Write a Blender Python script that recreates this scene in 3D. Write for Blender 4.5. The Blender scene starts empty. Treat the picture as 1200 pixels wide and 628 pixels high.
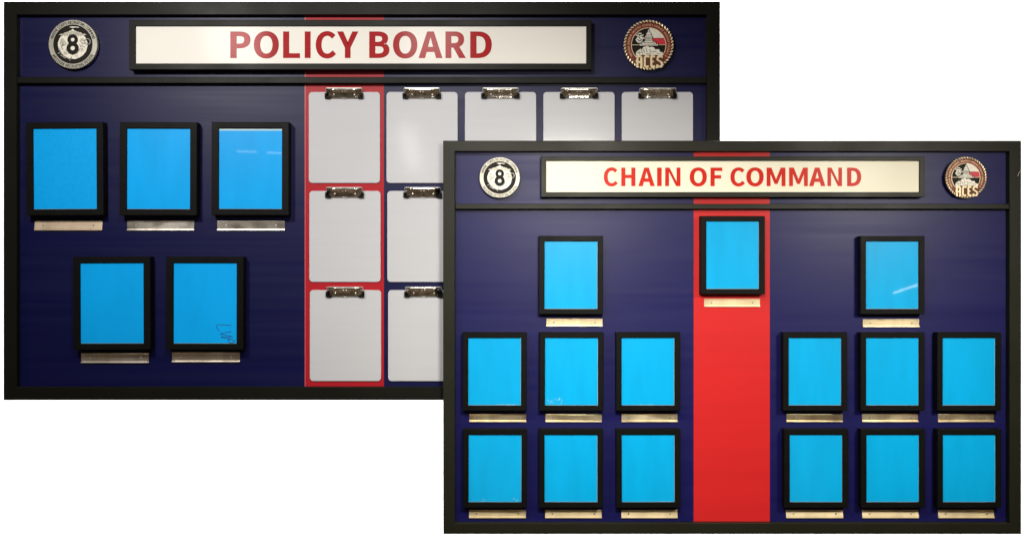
import bpy, bmesh, math, random
from mathutils import Vector, Matrix

R = math.radians
SC = bpy.context.scene
COL = SC.collection
rnd = random.Random(8)

# ------------------------------------------------------------------ camera
D = 3.2                      # metres from the camera to the back board's panel
S = 367.0                    # picture units per metre on that panel (width of the view = 1200 units)
cam_d = bpy.data.cameras.new('camera'); cam = bpy.data.objects.new('camera', cam_d); COL.objects.link(cam)
cam.location = (0, -D, 0); cam.rotation_euler = (R(90), 0, 0)
cam_d.sensor_width = 36; cam_d.lens = 36 * D / (1200 / S); cam_d.clip_start = .05; cam_d.clip_end = 60
SC.camera = cam

# ------------------------------------------------------------------ world: a dim room, pale ceiling, warm floor
wd = bpy.data.worlds.new('World'); SC.world = wd; wd.use_nodes = True
nt = wd.node_tree; nt.nodes.clear()
wo = nt.nodes.new('ShaderNodeOutputWorld'); bg = nt.nodes.new('ShaderNodeBackground')
tc = nt.nodes.new('ShaderNodeTexCoord'); sep = nt.nodes.new('ShaderNodeSeparateXYZ')
mp = nt.nodes.new('ShaderNodeMapping'); mp.inputs['Scale'].default_value = (5, 5, 1.2)
nz = nt.nodes.new('ShaderNodeTexNoise'); nz.inputs['Scale'].default_value = 1.0; nz.inputs['Detail'].default_value = 2
cr = nt.nodes.new('ShaderNodeValToRGB')           # by height of the direction
el = cr.color_ramp.elements
el[0].position = 0.0; el[0].color = (.20, .15, .10, 1)
el[1].position = 1.0; el[1].color = (.75, .73, .68, 1)
for p, c in ((.40, (.10, .075, .05, 1)), (.47, (.05, .038, .03, 1)), (.53, (.030, .027, .024, 1)), (.60, (.05, .045, .04, 1)), (.72, (.28, .26, .24, 1))):
    e = el.new(p); e.color = c
ma = nt.nodes.new('ShaderNodeMath'); ma.operation = 'MULTIPLY_ADD'; ma.inputs[1].default_value = .5; ma.inputs[2].default_value = .5
cr2 = nt.nodes.new('ShaderNodeValToRGB')
cr2.color_ramp.elements[0].position = .42; cr2.color_ramp.elements[0].color = (.35, .33, .30, 1)
cr2.color_ramp.elements[1].position = .62; cr2.color_ramp.elements[1].color = (1.9, 1.8, 1.6, 1)
mx = nt.nodes.new('ShaderNodeMix'); mx.data_type = 'RGBA'; mx.blend_type = 'MULTIPLY'; mx.inputs['Factor'].default_value = 1
L = nt.links.new
L(tc.outputs['Generated'], sep.inputs[0]); L(sep.outputs['Z'], ma.inputs[0]); L(ma.outputs[0], cr.inputs[0])
L(tc.outputs['Generated'], mp.inputs[0]); L(mp.outputs[0], nz.inputs['Vector']); L(nz.outputs['Fac'], cr2.inputs[0])
L(cr.outputs[0], mx.inputs['A']); L(cr2.outputs[0], mx.inputs['B']); L(mx.outputs['Result'], bg.inputs[0]); L(bg.outputs[0], wo.inputs[0])
bg.inputs[1].default_value = .6

# ------------------------------------------------------------------ lamps
def area(name, loc, target, sx, sy, power, col=(1, .97, .92), spread=180, roll=0):
    l = bpy.data.lights.new(name, 'AREA'); l.shape = 'RECTANGLE'; l.size = sx; l.size_y = sy
    l.energy = power; l.color = col; l.spread = R(spread)
    o = bpy.data.objects.new(name, l); COL.objects.link(o); o.location = loc
    q = (Vector(target) - Vector(loc)).to_track_quat('-Z', 'Y').to_matrix().to_4x4() @ Matrix.Rotation(R(roll), 4, 'Z')
    o.rotation_euler = q.to_euler()
    return o
YL = -1.6
def mirror(px, py, y, yl=YL):      # lamp position whose reflection in a panel at depth y is seen at picture point (px, py)
    k = (D + y) / D; x, z = (px - 600) / S * k, (314 - py) / S * k
    f = ((D + y) + (y - yl)) / (D + y)
    return (x * f, yl, z * f)
area('ceiling_lamp', mirror(280, 52, 0), (-1.15, 0, -.05), .26, .22, 12.4, spread=130)
area('ceiling_lamp', mirror(507, 52, 0), (-.1, 0, -.05), .26, .22, 9.8, spread=140)
area('ceiling_lamp', mirror(665, 198, -.04), (.22, 0, -.50), .32, .26, 6.9, (1, .95, .84), 84)
area('ceiling_lamp', mirror(990, 198, -.04), (1.32, 0, -.50), .32, .26, 6.9, (1, .95, .84), 84)
# thin tubes farther back in the room, seen as streaks in two of the glossy sheets
def streak(px, py, y, length, roll, power):
    p = mirror(px, py, y, -3.0)
    area('tube_lamp', p, (p[0] * .35, 0, p[2] * .35), length, .012, power, (1, 1, 1), 180, roll)
streak(1062, 338, -.066, .16, 20, .06)
streak(289.5, 178, -.026, .12, 0, .016)
streak(322, 179.5, -.026, .09, 0, .014)
p_ = mirror(481, 174, -.005, -2.6)
area('window_lamp', p_, (-.6, 0, .35), .05, .26, 1.3, (1, 1, 1), 180, 11)  # unseen lamp added to throw the tall glare on the second clipboard
# unseen lamps added above and below to wash the backdrop pure white
area('backdrop_lamp', (0, .75, 2.3), (0, 1.75, .2), 6, .5, 260, (1, 1, 1))
area('backdrop_lamp', (0, .75, -2.3), (0, 1.75, -.2), 6, .5, 260, (1, 1, 1))

SC.view_settings.view_transform = 'Standard'; SC.view_settings.look = 'None'
SC.view_settings.exposure = 0; SC.view_settings.gamma = 1
try: SC.cycles.use_denoising = True
except Exception: pass

# ------------------------------------------------------------------ materials
def mat(name, base, rough=.5, metal=0, spec=.5, coat=0, coat_rough=.05, bump=None, mott=None, rvar=None):
    """bump=(scale xyz, strength, distance); mott=(scale xyz, amount) colour mottling that belongs to the surface; rvar=(scale xyz, lo, hi)"""
    m = bpy.data.materials.new(name); m.use_nodes = True; n = m.node_tree; P = n.nodes['Principled BSDF']
    P.inputs['Base Color'].default_value = (*base, 1); P.inputs['Roughness'].default_value = rough
    P.inputs['Metallic'].default_value = metal; P.inputs['Specular IOR Level'].default_value = spec
    P.inputs['Coat Weight'].default_value = coat; P.inputs['Coat Roughness'].default_value = coat_rough
    t = n.nodes.new('ShaderNodeTexCoord'); oi = n.nodes.new('ShaderNodeObjectInfo')
    ad = n.nodes.new('ShaderNodeVectorMath'); ad.operation = 'ADD'
    mu = n.nodes.new('ShaderNodeMath'); mu.operation = 'MULTIPLY'; mu.inputs[1].default_value = 37
    n.links.new(oi.outputs['Random'], mu.inputs[0]); n.links.new(t.outputs['Object'], ad.inputs[0]); n.links.new(mu.outputs[0], ad.inputs[1])
    def noise(sc, det=3):
        a = n.nodes.new('ShaderNodeMapping'); a.inputs['Scale'].default_value = sc
        b = n.nodes.new('ShaderNodeTexNoise'); b.inputs['Scale'].default_value = 1; b.inputs['Detail'].default_value = det
        n.links.new(ad.outputs[0], a.inputs[0]); n.links.new(a.outputs[0], b.inputs['Vector']); return b.outputs['Fac']
    if bump:
        b = n.nodes.new('ShaderNodeBump'); b.inputs['Strength'].default_value = bump[1]; b.inputs['Distance'].default_value = bump[2]
        n.links.new(noise(bump[0]), b.inputs['Height']); n.links.new(b.outputs[0], P.inputs['Normal'])
        if coat and len(bump) > 3: n.links.new(b.outputs[0], P.inputs['Coat Normal'])
    if mott:
        r = n.nodes.new('ShaderNodeMapRange'); r.inputs['From Min'].default_value = .3; r.inputs['From Max'].default_value = .7
        r.inputs['To Min'].default_value = 1 - mott[1]; r.inputs['To Max'].default_value = 1 + mott[1]
        n.links.new(noise(mott[0]), r.inputs[0])
        v = n.nodes.new('ShaderNodeVectorMath'); v.operation = 'SCALE'; v.inputs[0].default_value = base
        n.links.new(r.outputs[0], v.inputs['Scale']); n.links.new(v.outputs[0], P.inputs['Base Color'])
    if rvar:
        r = n.nodes.new('ShaderNodeMapRange'); r.inputs['From Min'].default_value = .3; r.inputs['From Max'].default_value = .7
        r.inputs['To Min'].default_value = rvar[1]; r.inputs['To Max'].default_value = rvar[2]
        n.links.new(noise(rvar[0]), r.inputs[0]); n.links.new(r.outputs[0], P.inputs['Roughness'])
    return m
M = {}
M['black'] = mat('black satin wood', (.007, .007, .005), .46, spec=.13, bump=((40, 40, 40), .15, .001), rvar=((6, 6, 6), .38, .5))
M['black2'] = mat('black satin picture moulding', (.004, .004, .0035), .5, spec=.10, bump=((60, 60, 60), .15, .001), rvar=((20, 20, 20), .42, .55))
M['navy'] = mat('navy laminate', (.0024, .0029, .044), .40, spec=.26, bump=((1.5, 1, 260), .10, .0004), mott=((1.2, 1, 30), .06), rvar=((.8, 1, 40), .36, .46))
M['red'] = mat('red laminate', (.37, .010, .018), .42, spec=.2, bump=((1.5, 1, 260), .10, .0004), mott=((1.2, 1, 30), .03))
M['red2'] = mat('red laminate, brighter', (.54, .015, .016), .42, spec=.25, bump=((1.5, 1, 260), .10, .0004), mott=((1.2, 1, 30), .03))  # lit copy of the red: front board's stronger light put into the colour
M['pin'] = mat('pale red edge', (.55, .09, .11), .4)
M['banner'] = mat('cream sign face', (.82, .795, .74), .5, spec=.12, coat=.045, coat_rough=.13, mott=((3, 1, 3), .015))
M['banner_b'] = mat('warm cream sign face', (.86, .82, .66), .5, spec=.12, coat=.05, coat_rough=.15, mott=((3, 1, 3), .015))  # same cream face with the front board's warmer light in its colour
M['letter'] = mat('red vinyl letter', (.36, .009, .012), .5, spec=.08, coat=.045, coat_rough=.13, mott=((8, 1, 8), .06))
M['letter2'] = mat('bright red vinyl letter', (.60, .020, .010), .45, spec=.10, coat=.03, coat_rough=.2, mott=((8, 1, 8), .05))
M['film'] = mat('blue protective film', (.0005, .37, .88), .35, spec=.2, coat=.8, coat_rough=.025, bump=((7, 1, 7), .02, .002, 1), mott=((18, 1, 5), .05))
M['film_w'] = mat('wrinkled blue protective film', (.0005, .37, .88), .35, spec=.2, coat=1, coat_rough=.06, bump=((170, 1, 170), .35, .0012, 1), mott=((90, 1, 90), .05))
M['film_b'] = mat('blue protective film, front board', (.0005, .37, .74), .35, spec=.2, coat=.8, coat_rough=.025, bump=((7, 1, 7), .02, .002, 1), mott=((22, 1, 5), .05))  # front board's warm light painted in: same film with less blue
M['black3'] = mat('olive black satin wood', (.012, .012, .006), .46, spec=.24, bump=((40, 40, 40), .15, .001), rvar=((6, 6, 6), .40, .52))  # back board's black with the front board's warmer light mixed into the colour
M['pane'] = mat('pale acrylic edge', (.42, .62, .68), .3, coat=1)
M['ink'] = mat('blue black marker ink', (.01, .02, .12), .5)
M['scuff'] = mat('scuffed film', (.35, .70, .85), .5)
M['alu'] = mat('brushed aluminium', (.84, .78, .70), .30, 1, rvar=((18, 1, 20), .28, .42), mott=((26, 1, 1), .16))
M['brass'] = mat('pale brass', (.95, .80, .55), .24, 1, rvar=((18, 1, 20), .28, .42), mott=((26, 1, 1), .16))  # plate aluminium with the warm cast of the light put into its colour
M['alu_tan'] = mat('satin tan aluminium', (.60, .47, .34), .4, .45, rvar=((18, 1, 20), .34, .46), mott=((22, 1, 1), .10))  # tan reflection of the room painted into the plate's base colour
M['brass_satin'] = mat('satin pale gold', (.86, .70, .43), .38, .40, rvar=((18, 1, 20), .32, .44), mott=((24, 1, 1), .16))  # bright warm reflection painted in as a pale, less metallic colour
M['steel'] = mat('satin steel', (.92, .90, .86), .30, .75)
M['gold_dark'] = mat('dark aged gold', (.11, .040, .022), .45, .2, spec=.2)
M['navy2'] = mat('navy laminate, front board', (.0050, .0048, .072), .40, spec=.30, bump=((1.5, 1, 260), .10, .0004), mott=((1.2, 1, 30), .06), rvar=((.8, 1, 40), .36, .46))  # same navy, raised in colour for the brighter light on the front board
M['chrome'] = mat('bright chrome', (.92, .87, .82), .16, 1, bump=((110, 90, 70), .5, .0012), mott=((55, 50, 90), .45))  # mottled colour imitates room reflections that differ from clip to clip
M['rubber'] = mat('black rubber', (.006, .006, .006), .5, spec=.08)
M['clipboard'] = mat('pale grey clipboard', (.50, .505, .535), .40, spec=.25, coat=.35, coat_rough=.12, bump=((220, 1, 220), .12, .0003), mott=((4, 1, 60), .015))
M['silver'] = mat('antique silver', (.46, .44, .37), .40, .5, mott=((30, 1, 30), .14))
M['white'] = mat('silvered white enamel', (.80, .76, .66), .4, .1, mott=((120, 1, 120), .14))
M['dark'] = mat('dark enamel', (.010, .008, .006), .5, spec=.15)
M['grey'] = mat('grey enamel', (.30, .28, .23), .4)
M['feather'] = mat('brushed grey silver', (.50, .47, .39), .4, .3, mott=((200, 1, 200), .35))
M['gold'] = mat('gold', (.80, .58, .30), .35, .35, mott=((160, 1, 160), .2))
M['goldpale'] = mat('pale gold', (.88, .72, .45), .35, .25, mott=((200, 1, 200), .15))
M['maroon'] = mat('brick red enamel', (.20, .024, .020), .4, mott=((200, 1, 200), .12))
M['flagred'] = mat('flag red enamel', (.62, .03, .05), .35)
M['wall'] = mat('white backdrop', (.92, .92, .92), .9, spec=0)

# ------------------------------------------------------------------ geometry helpers
def X(px, y=0): return (px - 600) / S * (D + y) / D
def Z(py, y=0): return (314 - py) / S * (D + y) / D
def U(n, y=0): return n / S * (D + y) / D
def link(name, me, m, parent=None, loc=(0, 0, 0)):
    o = bpy.data.objects.new(name, me); COL.objects.link(o)
    if m is not None: me.materials.append(M[m])
    o.location = loc
    if parent is not None: o.parent = parent
    return o
def thing(name, label, cat, loc, group=None, rot=(0, 0, 0)):
    o = bpy.data.objects.new(name, None); COL.objects.link(o); o.location = loc; o.rotation_euler = rot
    o.empty_display_size = .05; o['label'] = label; o['category'] = cat
    if group: o['group'] = group
    return o
def finish(bm, name):
    bmesh.ops.recalc_face_normals(bm, faces=bm.faces)
    me = bpy.data.meshes.new(name); bm.to_mesh(me); bm.free(); return me
def box(bm, x0, z0, x1, z1, yf, yb, bev=0):
    if bev:
        loops = [((x0, z0, x1, z1), yb, 0), ((x0, z0, x1, z1), yf + bev, 0), ((x0, z0, x1, z1), yf, bev)]
    else:
        loops = [((x0, z0, x1, z1), yb, 0), ((x0, z0, x1, z1), yf, 0)]
    vs = []
    for (a, b, c, d), y, i in loops:
        vs.append([bm.verts.new(p) for p in ((a + i, y, b + i), (c - i, y, b + i), (c - i, y, d - i), (a + i, y, d - i))])
    bm.faces.new(vs[0]); bm.faces.new(vs[-1][::-1])
    for p, q in zip(vs, vs[1:]):
        for k in range(4): bm.faces.new((p[k], p[(k + 1) % 4], q[(k + 1) % 4], q[k]))
def ring(bm, x0, z0, x1, z1, w, prof):
    """rectangular moulding: prof is a list of (t, y), t = 0 at the outer edge .. 1 at the inner edge; w = (left, bottom, right, top) widths"""
    ls = []
    for t, y, e in prof:
        l, b, r, tp = [k * t + e for k in w]
        ls.append([bm.verts.new(p) for p in ((x0 + l, y, z0 + b), (x1 - r, y, z0 + b), (x1 - r, y, z1 - tp), (x0 + l, y, z1 - tp))])
    n = len(ls)
    for i in range(n):
        p, q = ls[i], ls[(i + 1) % n]
        for k in range(4): bm.faces.new((p[k], p[(k + 1) % 4], q[(k + 1) % 4], q[k]))
def frame_prof(yf, yb, b):
    return [(0, yb, 0), (0, yf + b, 0), (0, yf, b), (1, yf, -b), (1, yf + b, 0), (1, yb, 0)]
def tube(bm, pts, r, seg=8):
    prev = None
    for i, p in enumerate(pts):
        p = Vector(p); a = Vector(pts[max(i - 1, 0)]); b = Vector(pts[min(i + 1, len(pts) - 1)])
        t = (b - a).normalized(); u = t.orthogonal().normalized()
        if prev is not None:
            u = (prev[1] - t * prev[1].dot(t)).normalized()
        v = t.cross(u); rr = r[i] if isinstance(r, (list, tuple)) else r
        c = [bm.verts.new(p + (u * math.cos(k * 2 * math.pi / seg) + v * math.sin(k * 2 * math.pi / seg)) * rr) for k in range(seg)]
        if prev is not None:
            for k in range(seg): bm.faces.new((prev[0][k], prev[0][(k + 1) % seg], c[(k + 1) % seg], c[k]))
        else: bm.faces.new(c)
        prev = (c, u)
    bm.faces.new(prev[0])
def disc(bm, cx, cz, r, yf, yb, seg=48, bev=0, sx=1):
    ls = []
    for rr, y in ([(r, yb), (r, yf + bev), (r - bev, yf)] if bev else [(r, yb), (r, yf)]):
        ls.append([bm.verts.new((cx + sx * rr * math.cos(k * 2 * math.pi / seg), y, cz + rr * math.sin(k * 2 * math.pi / seg))) for k in range(seg)])
    bm.faces.new(ls[0]); bm.faces.new(ls[-1])
    for p, q in zip(ls, ls[1:]):
        for k in range(seg): bm.faces.new((p[k], p[(k + 1) % seg], q[(k + 1) % seg], q[k]))
def rrect(bm, x0, z0, x1, z1, r, yf, yb, seg=6, bev=0):
    pts = []
    for cx, cz, a0 in ((x1 - r, z1 - r, 0), (x0 + r, z1 - r, 90), (x0 + r, z0 + r, 180), (x1 - r, z0 + r, 270)):
        for k in range(seg + 1):
            a = R(a0 + 90 * k / seg); pts.append((cx, cz, math.cos(a) * r, math.sin(a) * r))
    ls = []
    for y, s in ([(yb, 1), (yf + bev, 1), (yf, 1 - bev / r)] if bev else [(yb, 1), (yf, 1)]):
        ls.append([bm.verts.new((a + c * s, y, b + d * s)) for a, b, c, d in pts])
    bm.faces.new(ls[0]); bm.faces.new(ls[-1])
    for p, q in zip(ls, ls[1:]):
        for k in range(len(p)): bm.faces.new((p[k], p[(k + 1) % len(p)], q[(k + 1) % len(p)], q[k]))
def flat(name, polys, yf, th, m, parent):
    """polygons with holes, in x/z, as a slab whose front lies at yf"""
    cu = bpy.data.curves.new(name, 'CURVE'); cu.dimensions = '2D'; cu.fill_mode = 'BOTH'; cu.extrude = th / 2
    for p in polys:
        s = cu.splines.new('POLY'); s.points.add(len(p) - 1); s.use_cyclic_u = True
        for q, (x, z) in zip(s.points, p): q.co = (x, z, 0, 1)
    t = bpy.data.objects.new(name, cu); COL.objects.link(t)
    bpy.context.view_layer.update()
    me = bpy.data.meshes.new_from_object(t.evaluated_get(bpy.context.evaluated_depsgraph_get()))
    bpy.data.objects.remove(t); bpy.data.curves.remove(cu)
    for v in me.vertices:
        x, z, d = v.co; v.co = (x, yf + th / 2 - d, z)
    bm = bmesh.new(); bm.from_mesh(me); bmesh.ops.recalc_face_normals(bm, faces=bm.faces); bm.to_mesh(me); bm.free()
    me.materials.clear(); me.name = name
    return link(name, me, m, parent)
def circ(cx, cz, r, n=32, a0=0, a1=360, sz=1):
    full = abs(a1 - a0) >= 360
    k = n if full else n + 1
    return [(cx + r * math.cos(R(a0 + (a1 - a0) * i / n)), cz + sz * r * math.sin(R(a0 + (a1 - a0) * i / n))) for i in range(k)]
def strokes(name, lines, w, yf, th, m, parent):
    bm = bmesh.new()
    for k, ln in enumerate(lines):
        for (a, b), (c, d) in zip(ln, ln[1:]):
            dx, dz = c - a, d - b; l = math.hypot(dx, dz) or 1; nx, nzz = -dz / l * w / 2, dx / l * w / 2; ex, ez = dx / l * w * .3, dz / l * w * .3
            q = [(a + nx - ex, b + nzz - ez), (c + nx + ex, d + nzz + ez), (c - nx + ex, d - nzz + ez), (a - nx - ex, b - nzz - ez)]
            f = [bm.verts.new((x, yf, z)) for x, z in q]; g = [bm.verts.new((x, yf + th, z)) for x, z in q]
            bm.faces.new(f); bm.faces.new(g[::-1])
            for i in range(4): bm.faces.new((f[i], f[(i + 1) % 4], g[(i + 1) % 4], g[i]))
    return link(name, finish(bm, name), m, parent)

# ------------------------------------------------------------------ lettering: outlines as Bezier points (handle, point, handle) in 1/1000
GLYPH = {"P":[[[35,86,35,0,46,0],[57,0,68,0,68,34],[68,68,68,102,82,102],[96,102,110,102,166,102],[204,127,204,181,204,237],[166,257,109,257,84,257],[60,257,35,257,35,171]],[[80,129,68,129,68,162],[68,196,68,230,80,230],[92,230,104,230,150,230],[172,219,172,181,172,145],[151,129,106,129,93,129]]],"O":[[[65,-5,130,-5,194,-5],[239,47,239,129,239,211],[194,261,130,261,65,261],[20,211,20,129,20,47]],[[176,24,130,24,84,24],[54,65,54,129,54,193],[84,233,130,233,176,233],[206,193,206,129,206,65]]],"L":[[[35,86,35,0,84,0],[132,0,180,0,180,9],[180,18,180,28,143,28],[105,28,68,28,68,104],[68,180,68,257,57,257],[46,257,35,257,35,171]]],"I":[[[35,86,35,0,46,0],[57,0,68,0,68,86],[68,171,68,257,57,257],[46,257,35,257,35,171]]],"C":[[[68,-5,132,-5,165,-5],[190,9,211,32,205,39],[199,46,193,53,176,35],[158,24,133,24,84,24],[54,64,54,129,54,193],[86,233,134,233,157,233],[173,223,187,209,193,216],[199,223,204,230,190,246],[165,261,134,261,69,261],[20,211,20,128,20,45]]],"Y":[[[77,33,77,0,87,0],[98,0,109,0,109,33],[109,66,109,99,135,152],[160,204,186,257,175,257],[164,257,153,257,142,232],[131,208,120,184,112,165],[103,147,94,128,93,128],[93,128,92,128,83,147],[76,165,67,184,56,208],[45,232,34,257,23,257],[11,257,0,257,25,204],[51,152,77,99,77,66]]],"B":[[[35,86,35,0,63,0],[90,0,117,0,174,0],[214,25,214,75,214,110],[193,131,162,137,162,137],[162,138,162,138,186,146],[200,168,200,194,200,239],[163,257,111,257,86,257],[61,257,35,257,35,171]],[[80,148,68,148,68,176],[68,203,68,231,81,231],[94,231,107,231,147,231],[168,220,168,190,168,164],[150,148,106,148,93,148]],[[83,26,68,26,68,58],[68,90,68,123,83,123],[97,123,112,123,158,123],[182,108,182,76,182,42],[157,26,112,26,97,26]]],"A":[[[30,86,1,0,12,0],[23,0,34,0,42,26],[51,52,59,78,90,78],[121,78,153,78,161,52],[169,26,177,0,189,0],[200,0,211,0,182,86],[153,171,124,257,112,257],[100,257,88,257,59,171]],[[93,104,67,104,71,117],[75,130,79,144,89,173],[97,200,105,230,106,230],[106,230,106,230,115,201],[123,173,132,144,136,130],[141,117,145,104,119,104]]],"R":[[[82,135,68,135,68,167],[68,199,68,230,82,230],[96,230,111,230,151,230],[173,218,173,185,173,151],[151,135,111,135,96,135]],[[155,36,176,0,188,0],[200,0,213,0,191,37],[169,75,147,112,182,121],[205,145,205,185,205,238],[168,257,116,257,89,257],[62,257,35,257,35,171],[35,86,35,0,46,0],[57,0,68,0,68,36],[68,73,68,109,83,109],[98,109,114,109,135,73]]],"D":[[[35,86,35,0,57,0],[79,0,101,0,178,0],[220,48,220,129,220,211],[178,257,99,257,78,257],[57,257,35,257,35,171]],[[77,27,68,27,68,95],[68,162,68,230,77,230],[87,230,97,230,157,230],[187,194,187,129,187,64],[157,27,97,27,87,27]]],"H":[[[35,86,35,0,46,0],[57,0,68,0,68,40],[68,81,68,121,107,121],[147,121,187,121,187,81],[187,40,187,0,198,0],[209,0,220,0,220,86],[220,171,220,257,209,257],[198,257,187,257,187,221],[187,185,187,149,147,149],[107,149,68,149,68,185],[68,221,68,257,57,257],[46,257,35,257,35,171]]],"N":[[[35,86,35,0,46,0],[56,0,66,0,66,45],[66,90,66,135,66,162],[63,189,62,215,62,215],[63,215,63,215,73,197],[82,180,91,162,122,108],[153,54,185,0,196,0],[207,0,218,0,218,86],[218,171,218,257,208,257],[197,257,187,257,187,212],[187,168,187,123,187,97],[189,68,192,42,191,42],[190,42,190,42,181,60],[171,77,162,95,131,149],[100,203,68,257,57,257],[46,257,35,257,35,171]]],"F":[[[35,86,35,0,46,0],[57,0,68,0,68,38],[68,77,68,115,100,115],[133,115,166,115,166,124],[166,133,166,143,133,143],[100,143,68,143,68,171],[68,200,68,229,106,229],[145,229,183,229,183,238],[183,248,183,257,134,257],[85,257,35,257,35,171]]],"M":[[[35,86,35,0,45,0],[55,0,64,0,64,47],[64,95,64,142,64,164],[62,195,60,218,61,218],[61,218,62,218,69,198],[75,179,82,159,99,115],[115,70,131,26,138,26],[145,26,153,26,169,70],[185,115,201,159,208,179],[215,198,222,218,222,218],[223,218,223,218,221,195],[219,164,219,142,219,95],[219,47,219,0,229,0],[239,0,249,0,249,86],[249,171,249,257,236,257],[223,257,210,257,194,211],[177,165,161,119,155,102],[150,84,143,66,143,66],[142,66,142,66,136,84],[130,102,123,119,107,165],[91,211,74,257,61,257],[48,257,35,257,35,171]]],"E":[[[35,86,35,0,86,0],[136,0,187,0,187,9],[187,18,187,28,147,28],[107,28,68,28,68,59],[68,90,68,121,100,121],[132,121,165,121,165,130],[165,140,165,149,132,149],[100,149,68,149,68,176],[68,202,68,229,106,229],[145,229,183,229,183,238],[183,248,183,257,134,257],[85,257,35,257,35,171]]],"S":[[[70,-5,106,-5,160,-5],[194,28,194,68,194,106],[171,124,141,137,129,142],[116,147,104,153,84,161],[62,171,62,196,62,218],[81,233,110,233,133,233],[152,224,168,209,174,216],[179,223,185,230,167,248],[140,261,110,261,63,261],[29,233,29,193,29,156],[57,138,81,127,93,122],[105,117,118,111,142,100],[161,92,161,65,161,41],[141,24,107,24,80,24],[54,36,36,56,30,48],[23,41,17,33,39,10]]],"T":[[[89,76,89,0,99,0],[110,0,121,0,121,76],[121,153,121,229,147,229],[173,229,199,229,199,238],[199,248,199,257,136,257],[74,257,11,257,11,248],[11,238,11,229,37,229],[63,229,89,229,89,153]]],"U":[[[74,-5,126,-5,179,-5],[218,23,218,106,218,156],[218,206,218,257,208,257],[198,257,187,257,187,206],[187,156,187,105,187,43],[160,24,126,24,93,24],[67,43,67,105,67,156],[67,206,67,257,56,257],[45,257,34,257,34,206],[34,156,34,106,34,23]]],"G":[[[69,-5,136,-5,171,-5],[199,8,215,25,215,61],[215,97,215,133,187,133],[159,133,131,133,131,124],[131,115,131,106,149,106],[167,106,186,106,186,84],[186,61,186,39,175,29],[158,24,139,24,84,24],[54,64,54,129,54,193],[87,233,139,233,165,233],[181,222,194,209,200,216],[206,223,212,230,197,245],[174,261,138,261,70,261],[20,211,20,128,20,45]]],"W":[[[45,86,63,0,76,0],[89,0,102,0,115,52],[127,103,140,155,144,175],[149,194,153,213,153,213],[154,213,154,213,159,194],[162,175,167,155,180,103],[193,52,206,0,219,0],[232,0,245,0,263,86],[280,171,298,257,288,257],[277,257,267,257,258,210],[249,164,239,117,235,89],[230,62,225,34,225,34],[224,34,223,34,217,62],[211,90,205,117,193,164],[181,210,169,257,160,257],[150,257,140,257,128,210],[116,164,104,117,98,89],[92,62,86,34,86,34],[85,34,85,34,79,62],[75,89,69,117,60,164],[51,210,42,257,31,257],[20,257,9,257,27,171]]],"V":[[[55,86,82,0,95,0],[107,0,120,0,147,86],[174,171,201,257,190,257],[179,257,168,257,155,210],[141,164,127,118,118,88],[112,63,102,33,102,33],[101,33,101,33,91,63],[85,88,76,118,62,164],[48,210,34,257,23,257],[12,257,0,257,28,171]]],"8":[[[50,-5,98,-5,146,-5],[178,25,178,62,178,97],[158,116,135,129,135,130],[135,130,135,131,150,143],[169,166,169,193,169,232],[143,261,99,261,59,261],[28,234,28,195,28,168],[44,149,63,136,63,136],[63,135,63,135,40,122],[16,98,16,64,16,24]],[[133,155,116,139,85,151],[57,165,57,195,57,220],[75,237,98,237,126,237],[142,217,142,191,142,172]],[[128,19,98,19,68,19],[44,39,44,67,44,91],[59,111,80,125,116,110],[148,97,148,63,148,37]]]}
def glyph(ch, bx=0, bz=0):
    out = []
    for sp in GLYPH[ch]:
        pts = []
        for i, a in enumerate(sp):
            b = sp[(i + 1) % len(sp)]
            p0, p1, p2, p3 = (a[2], a[3]), (a[4], a[5]), (b[0], b[1]), (b[2], b[3])
            cr_ = abs((p3[0] - p0[0]) * (p1[1] - p0[1]) - (p3[1] - p0[1]) * (p1[0] - p0[0])) + abs((p3[0] - p0[0]) * (p2[1] - p0[1]) - (p3[1] - p0[1]) * (p2[0] - p0[0]))
            n = 1 if cr_ < 2.2 * math.hypot(p3[0] - p0[0], p3[1] - p0[1]) else 7
            for k in range(n):
                t = k / n; u = 1 - t
                pts.append(tuple(u ** 3 * p0[j] + 3 * u * u * t * p1[j] + 3 * u * t * t * p2[j] + t ** 3 * p3[j] for j in (0, 1)))
        q = [p for i, p in enumerate(pts) if math.dist(p, pts[i - 1]) > .8]
        out.append(q)
    if bx or bz:
        res = []
        def ar(p): return sum(p[i - 1][0] * p[i][1] - p[i][0] * p[i - 1][1] for i in range(len(p)))
        big = max(out, key=lambda p: abs(ar(p)))
        for p in out:
            hole = p is not big and all(min(a[0] for a in big) < c[0] < max(a[0] for a in big) and True for c in p)
            s = 1 if ar(p) > 0 else -1
            if hole: s = -s
            r_ = []
            n = len(p)
            for i in range(n):
                a, b, c = p[i - 1], p[i], p[(i + 1) % n]
                d1 = Vector((b[0] - a[0], b[1] - a[1])).normalized(); d2 = Vector((c[0] - b[0], c[1] - b[1])).normalized()
                n1 = Vector((d1.y, -d1.x)); n2 = Vector((d2.y, -d2.x)); nn = n1 + n2
                k = 2 / max(nn.length_squared, .35)
                r_.append((b[0] + s * nn.x * k * bx, b[1] + s * nn.y * k * bz))
            res.append(r_)
        out = res
    return out
BOLD = {'A': [[(0, 0), (36, 100), (64, 100), (100, 0), (73, 0), (66, 23), (34, 23), (27, 0)], [(39.5, 42), (60.5, 42), (50, 79)]],
        'N': [[(0, 0), (0, 100), (28, 100), (75, 24), (75, 100), (100, 100), (100, 0), (72, 0), (25, 76), (25, 0)]],
        'M': [[(0, 0), (0, 100), (25, 100), (50, 37), (75, 100), (100, 100), (100, 0), (79.5, 0), (79.5, 66), (57.5, 12), (42.5, 12), (20.5, 66), (20.5, 0)]]}
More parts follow.
